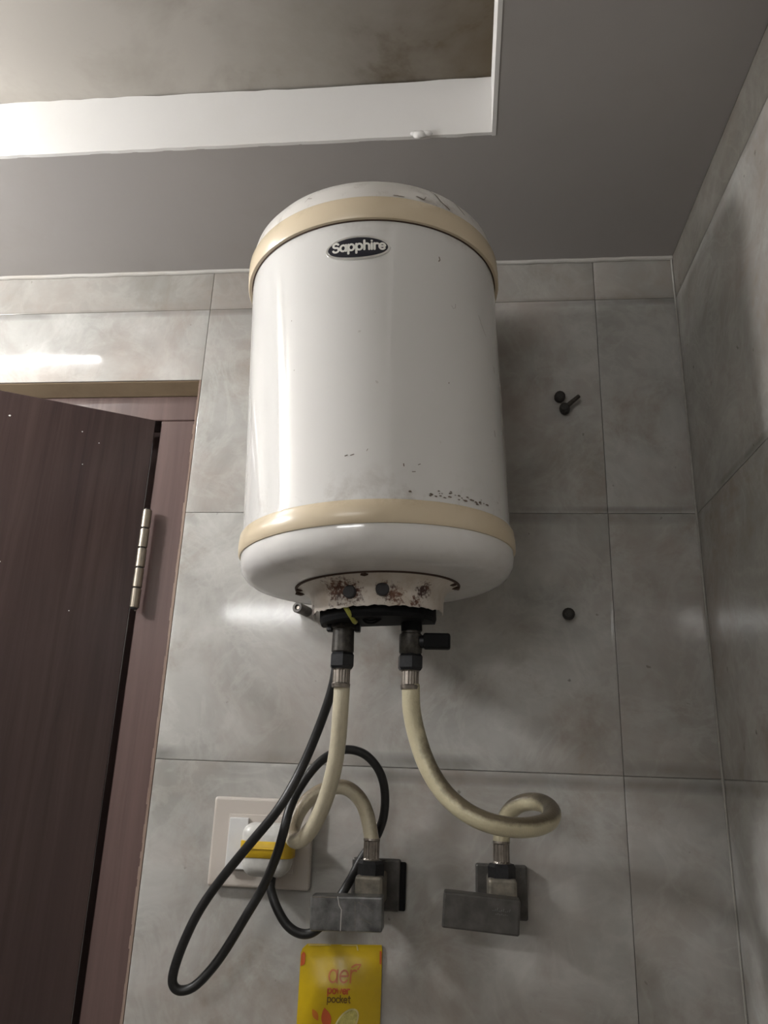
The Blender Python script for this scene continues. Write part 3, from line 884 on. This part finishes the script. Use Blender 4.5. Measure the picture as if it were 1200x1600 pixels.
bm = bmesh.new()
def face_r(u, v): return R2 @ Vector((u, -0.0123, v)) + hc2
for u in range(9):
    stroke(bm, [(0.011 + u * 0.002, 0.0045), (0.0118 + u * 0.002, 0.0045 + 0.0012 * (u % 3))], 0.0003, face_r)
    if u < 7: stroke(bm, [(0.014 + u * 0.0018, 0.0015), (0.0146 + u * 0.0018, 0.0015 + 0.0008 * (u % 2))], 0.0003, face_r)
sc = obj('worn_marks', bm, 'chrome', hd2); sc['kind'] = 'stuff'

# ------------------------------------------------------------------ switch plate and plug
sp = thing('switch_plate', 'ivory switch and socket plate on the tiles between door and left valve', 'switch', (-0.2235, 0, -0.0880))
RY = Matrix.Rotation(math.radians(-0.6), 3, 'Y')
obj('faceplate', bx((-0.0575, -0.0105, -0.0465), (0.0575, -0.0002, 0.0465), 0.003, 3), 'switch', sp)
obj('socket_module', bx((-0.0385, -0.0118, -0.0300), (0.0385, -0.010, 0.0290), 0.0008), 'switch', sp)
bm = bx((-0.0365, -0.0155, -0.0275), (-0.0145, -0.0112, 0.0255), 0.0012)
for v in bm.verts:
    if v.co.y < -0.013: v.co.y -= 0.0035 * (v.co.z / 0.026) * -1 if v.co.z < 0 else 0.0
obj('rocker', bm, 'switch_w', sp)
bm = bmesh.new(); cyl(bm, (0.012, -0.0110, -0.001), (0.012, -0.0135, -0.001), 0.0205, 28, 0.0008)
obj('socket_face', bm, 'switch', sp, True)

pc = thing('power_cord', 'black power cord with a yellow-banded white plug looping beside the hoses', 'cord')
bm = bmesh.new()
# plug: rounded drum tapering to the cord, standing off the socket
bm2 = bx((-0.2415, -0.046, -0.1195), (-0.1845, -0.0136, -0.0655), 0.012, 5)
for v in bm2.verts:                               # lower end narrows
    k = max(0.0, (-0.088 - v.co.z) / 0.034)
    v.co.x = -0.2100 + (v.co.x + 0.2130) * (1 - 0.22 * k * k)
plug = obj('plug', bm2, 'plug_w', pc, True, 50); bm.free()
plug['label'] = 'grubby white plug with a yellow band'
b3 = bmesh.new()                                 # band hugs the plug's rounded outline
def rrect(x0, x1, y0, y1, r, n=7):
    out = []
    for cx, cy, a in ((x1 - r, y1 - r, 0), (x0 + r, y1 - r, 90), (x0 + r, y0 + r, 180), (x1 - r, y0 + r, 270)):
        out += [(cx + r * math.cos(math.radians(a + 90 * k / n)), cy + r * math.sin(math.radians(a + 90 * k / n))) for k in range(n + 1)]
    return out
rings = []
for z, g in ((-0.1000, 0.0), (-0.0994, 0.0007), (-0.0838, 0.0007), (-0.0832, 0.0)):
    rings.append([b3.verts.new((x, y, z)) for x, y in rrect(-0.2385 - g, -0.1815 + g, -0.0462 - g, -0.0145 + g, 0.012)])
for A_, B_ in zip(rings, rings[1:]):
    for k in range(len(A_)): b3.faces.new((A_[k], A_[(k + 1) % len(A_)], B_[(k + 1) % len(A_)], B_[k]))
b3.faces.new(rings[0]); b3.faces.new(rings[-1])
obj('yellow_band', b3, 'yellow', plug, True, 50)
b3 = bx((-0.2290, -0.0480, -0.0912), (-0.1910, -0.046, -0.0900), 0.0004)
obj('band_rib', b3, 'yellow', plug)
CORD = [(-0.1226, -0.135, 0.1307), (-0.127, -0.138, 0.099), (-0.1325, -0.132, 0.069), (-0.1465, -0.118, 0.0314), (-0.163, -0.112, -0.0084), (-0.181, -0.118, -0.0448), (-0.2095, -0.106, -0.0784), (-0.2449, -0.082, -0.118), (-0.2667, -0.075, -0.1493), (-0.2809, -0.07, -0.18), (-0.2891, -0.065, -0.2044), (-0.2898, -0.062, -0.2182), (-0.2812, -0.06, -0.2238), (-0.2659, -0.058, -0.2177), (-0.2445, -0.056, -0.1924), (-0.2214, -0.056, -0.1531), (-0.205, -0.06, -0.125), (-0.1874, -0.088, -0.0927), (-0.1788, -0.101, -0.0683), (-0.1749, -0.096, -0.0455), (-0.1679, -0.082, -0.0245), (-0.1544, -0.07, -0.003), (-0.1394, -0.06, 0.0094), (-0.1235, -0.05, 0.0141), (-0.1047, -0.045, 0.0088), (-0.0898, -0.038, -0.008), (-0.0839, -0.031, -0.0304), (-0.0857, -0.024, -0.0569), (-0.0955, -0.0185, -0.0802), (-0.108, -0.0185, -0.097), (-0.1165, -0.028, -0.1151), (-0.1235, -0.04, -0.1283), (-0.1367, -0.043, -0.1511), (-0.1512, -0.042, -0.1667), (-0.1659, -0.042, -0.1699), (-0.1811, -0.043, -0.1622), (-0.1945, -0.042, -0.1447), (-0.203, -0.038, -0.1269), (-0.205, -0.032, -0.1143)]
obj('cord', tb(smooth_path(CORD, 8), 0.0048, 12), 'cord', pc, True)
bm = bmesh.new(); cyl(bm, (-0.2050, -0.034, -0.1120), (-0.2035, -0.0365, -0.1290), 0.0072, 14, 0.0008, 0.0056)
obj('strain_relief', bm, 'cord', pc, True)

# ------------------------------------------------------------------ wall plugs
def peg(label, p, d, L, r, mat, hole=True, name='wall_plug'):
    t = thing(name, label, 'wall plug', p)
    dv = Vector(d).normalized()
    bm = bmesh.new()
    m = axis_mat((0, 0, 0), dv)
    lathe(bm, [(-0.004, 0), (-0.004, r * 0.9), (L * 0.35, r * 0.95), (L * 0.45, r * 0.82), (L * 0.6, r * 0.95), (L - 0.001, r), (L, r * 0.85), (L, r * 0.5), (L - 0.005, r * 0.45), (L - 0.005, 0)] if hole else
          [(-0.004, 0), (-0.004, r * 0.85), (L * 0.5, r), (L - 0.002, r * 0.95), (L, r * 0.6), (L, 0)], 14, mat=m)
    obj('sleeve', bm, mat, t, True, 35)
    return t, dv
t, dv = peg('grey ribbed wall plug just left of the terminal cover under the heater', (-0.1905, 0, 0.1755), (-0.30, -1, 0.02), 0.026, 0.0068, 'plug_g')
bm = bmesh.new(); cyl(bm, dv * 0.015, dv * 0.024, 0.0026, 10, 0.0005); obj('screw_core', bm, 'ferrule', t, True)
peg('dark stubby wall plug right of the heater, above the one holding a screw', (0.1258, 0, 0.4630), (-0.02, -1, -0.15), 0.012, 0.0072, 'plug_d', False)
t, dv = peg('dark wall plug right of the heater with a bent screw leaning out', (0.1322, 0, 0.4452), (-0.15, -1, -0.1), 0.014, 0.0068, 'plug_d', False)
tip = Vector((0.0175, -0.012, 0.0150))
bm = bmesh.new(); cyl(bm, dv * 0.010, tip, 0.0034, 12, 0.0006, 0.0026)
obj('screw', bm, 'steel', t, True)
peg('dark chipped wall plug low at the right, alone on its tile', (0.1262, 0, 0.1775), (-0.12, -1, -0.15), 0.015, 0.0074, 'plug_d', False)

# ------------------------------------------------------------------ yellow pouch
po = thing('air_freshener_pouch', 'yellow printed air freshener pouch on the tiles at the bottom edge of the photo', 'pouch', (-0.1280, 0, -0.2300))
PW, PT, PB = 0.0440, 0.0445, -0.125
TL = math.radians(-2.2)
def bulge(u, v):
    a = max(0.0, 1 - (abs(u) / PW) ** 2.2)
    k = max(0.0, min(1.0, (PT - 0.010 - v) / 0.03)) * max(0.0, min(1.0, (v - PB - 0.008) / 0.03))
    return 0.0025 + 0.0085 * a * k + 0.0006 * math.sin(u * 160 + v * 60) * a
def pm(off):
    def fn(u, v):
        x = u * math.cos(TL) - v * math.sin(TL) * 0.0
        return Vector((x, -bulge(u, v) - off, v - u * math.sin(TL)))
    return fn
bm = bmesh.new()
NU, NV = 22, 40
f = pm(0.0)
def edge_u(u, v):      # rounded top left corner
    if v > PT - 0.006 and u < -PW + 0.006:
        pass
    return u
grid = []
for j in range(NV + 1):
    v = PB + (PT - PB) * j / NV
    cut = 0.0
    if v > PT - 0.008: cut = 0.0065 * ((v - (PT - 0.008)) / 0.008) ** 2
    row = []
    for i in range(NU + 1):
        u = -PW + cut + (2 * PW - cut * 1.15) * i / NU
        row.append(bm.verts.new(f(u, v)))
    grid.append(row)
back = [[bm.verts.new(Vector((v.co.x, -0.0008, v.co.z))) for v in row] for row in grid]
for j in range(NV):
    for i in range(NU):
        bm.faces.new((grid[j][i], grid[j][i + 1], grid[j + 1][i + 1], grid[j + 1][i]))
        bm.faces.new((back[j][i], back[j][i + 1], back[j + 1][i + 1], back[j + 1][i]))
    for i in (0, NU):
        bm.faces.new((grid[j][i], grid[j + 1][i], back[j + 1][i], back[j][i]))
for i in range(NU):
    for j in (0, NV):
        bm.faces.new((grid[j][i], grid[j][i + 1], back[j][i + 1], back[j][i]))
obj('packet', bm, 'pouch', po, True, 50)
P1 = pm(0.0006); P2 = pm(0.0010)
bm = bmesh.new()
write(bm, 'aer', -0.0115, 0.0105, 0.0108, 0.0009, P1, 0.02)
stroke(bm, [(0.0125, 0.0240), (0.0165, 0.0262), (0.0215, 0.0262), (0.0190, 0.0222)], 0.0009, P1)
obj('brand_lettering', bm, 'orange', po)
bm = bmesh.new()
write(bm, 'power', -0.0115, 0.0005, 0.0044, 0.00075, P1, 0.05)
obj('word_lettering', bm, 'red', po)
bm = bmesh.new()
write(bm, 'pocket', -0.0115, -0.0075, 0.0043, 0.00055, P1, 0.04)
obj('word_lettering', bm, 'brownink', po)
def leafpts(cx, cy, L, W, ang, n=10):
    pts = [(L * (2 * i / n - 1), W * math.sin(PI * i / n)) for i in range(n + 1)] + [(L * (1 - 2 * i / n), -W * math.sin(PI * i / n)) for i in range(1, n)]
    c, s = math.cos(math.radians(ang)), math.sin(math.radians(ang))
    return [(cx + a * c - b * s, cy + a * s + b * c) for a, b in pts]
bm = bmesh.new()
poly(bm, leafpts(-0.0115, -0.0225, 0.0105, 0.0052, 105), P1)
obj('printed_leaf', bm, 'red', po)
for q in (leafpts(-0.0235, -0.0195, 0.0062, 0.0030, 125), leafpts(0.0200, -0.0420, 0.0130, 0.0080, 10)):
    bm = bmesh.new(); poly(bm, q, P1); obj('printed_leaf', bm, 'orange', po)
def slice_pts(cx, cy, a_, b_, ang):
    c, s_ = math.cos(math.radians(ang)), math.sin(math.radians(ang))
    return [(cx + x * a_ * c - y * b_ * s_, cy + x * a_ * s_ + y * b_ * c) for x, y in arc(0, 0, 1, 1, 0, 345, 23)]
for cx, cy, a_, b_, ang in ((0.0095, -0.0265, 0.0165, 0.0095, 50), (-0.008, -0.045, 0.012, 0.009, 0)):
    bm = bmesh.new(); poly(bm, slice_pts(cx, cy, a_, b_, ang), P1); obj('lemon_rim', bm, 'lemonrim', po)
    bm = bmesh.new(); poly(bm, slice_pts(cx, cy, a_ - 0.0016, b_ - 0.0015, ang), P2); obj('lemon_slice', bm, 'lemon', po)
for q in ([(-PW + 0.0006, 0.0235), (-PW + 0.0006, 0.0345), (-PW + 0.0030, 0.0375), (-PW + 0.0052, 0.0350), (-PW + 0.0050, 0.0255)],
          [(PW - 0.0006, 0.0265), (PW - 0.0006, 0.0390), (PW - 0.0028, 0.0390), (PW - 0.0024, 0.0270)]):
    bm = bmesh.new(); poly(bm, q, P1); obj('corner_mark', bm, 'red', po)
bm = bmesh.new()
stroke(bm, [(0.0165, PT - 0.001), (0.0175, PT - 0.005)], 0.0006, P1)
stroke(bm, [(-0.036, PT - 0.0008), (0.016, PT - 0.0006)], 0.0003, P1)
obj('seal_crease', bm, 'lemonrim', po)
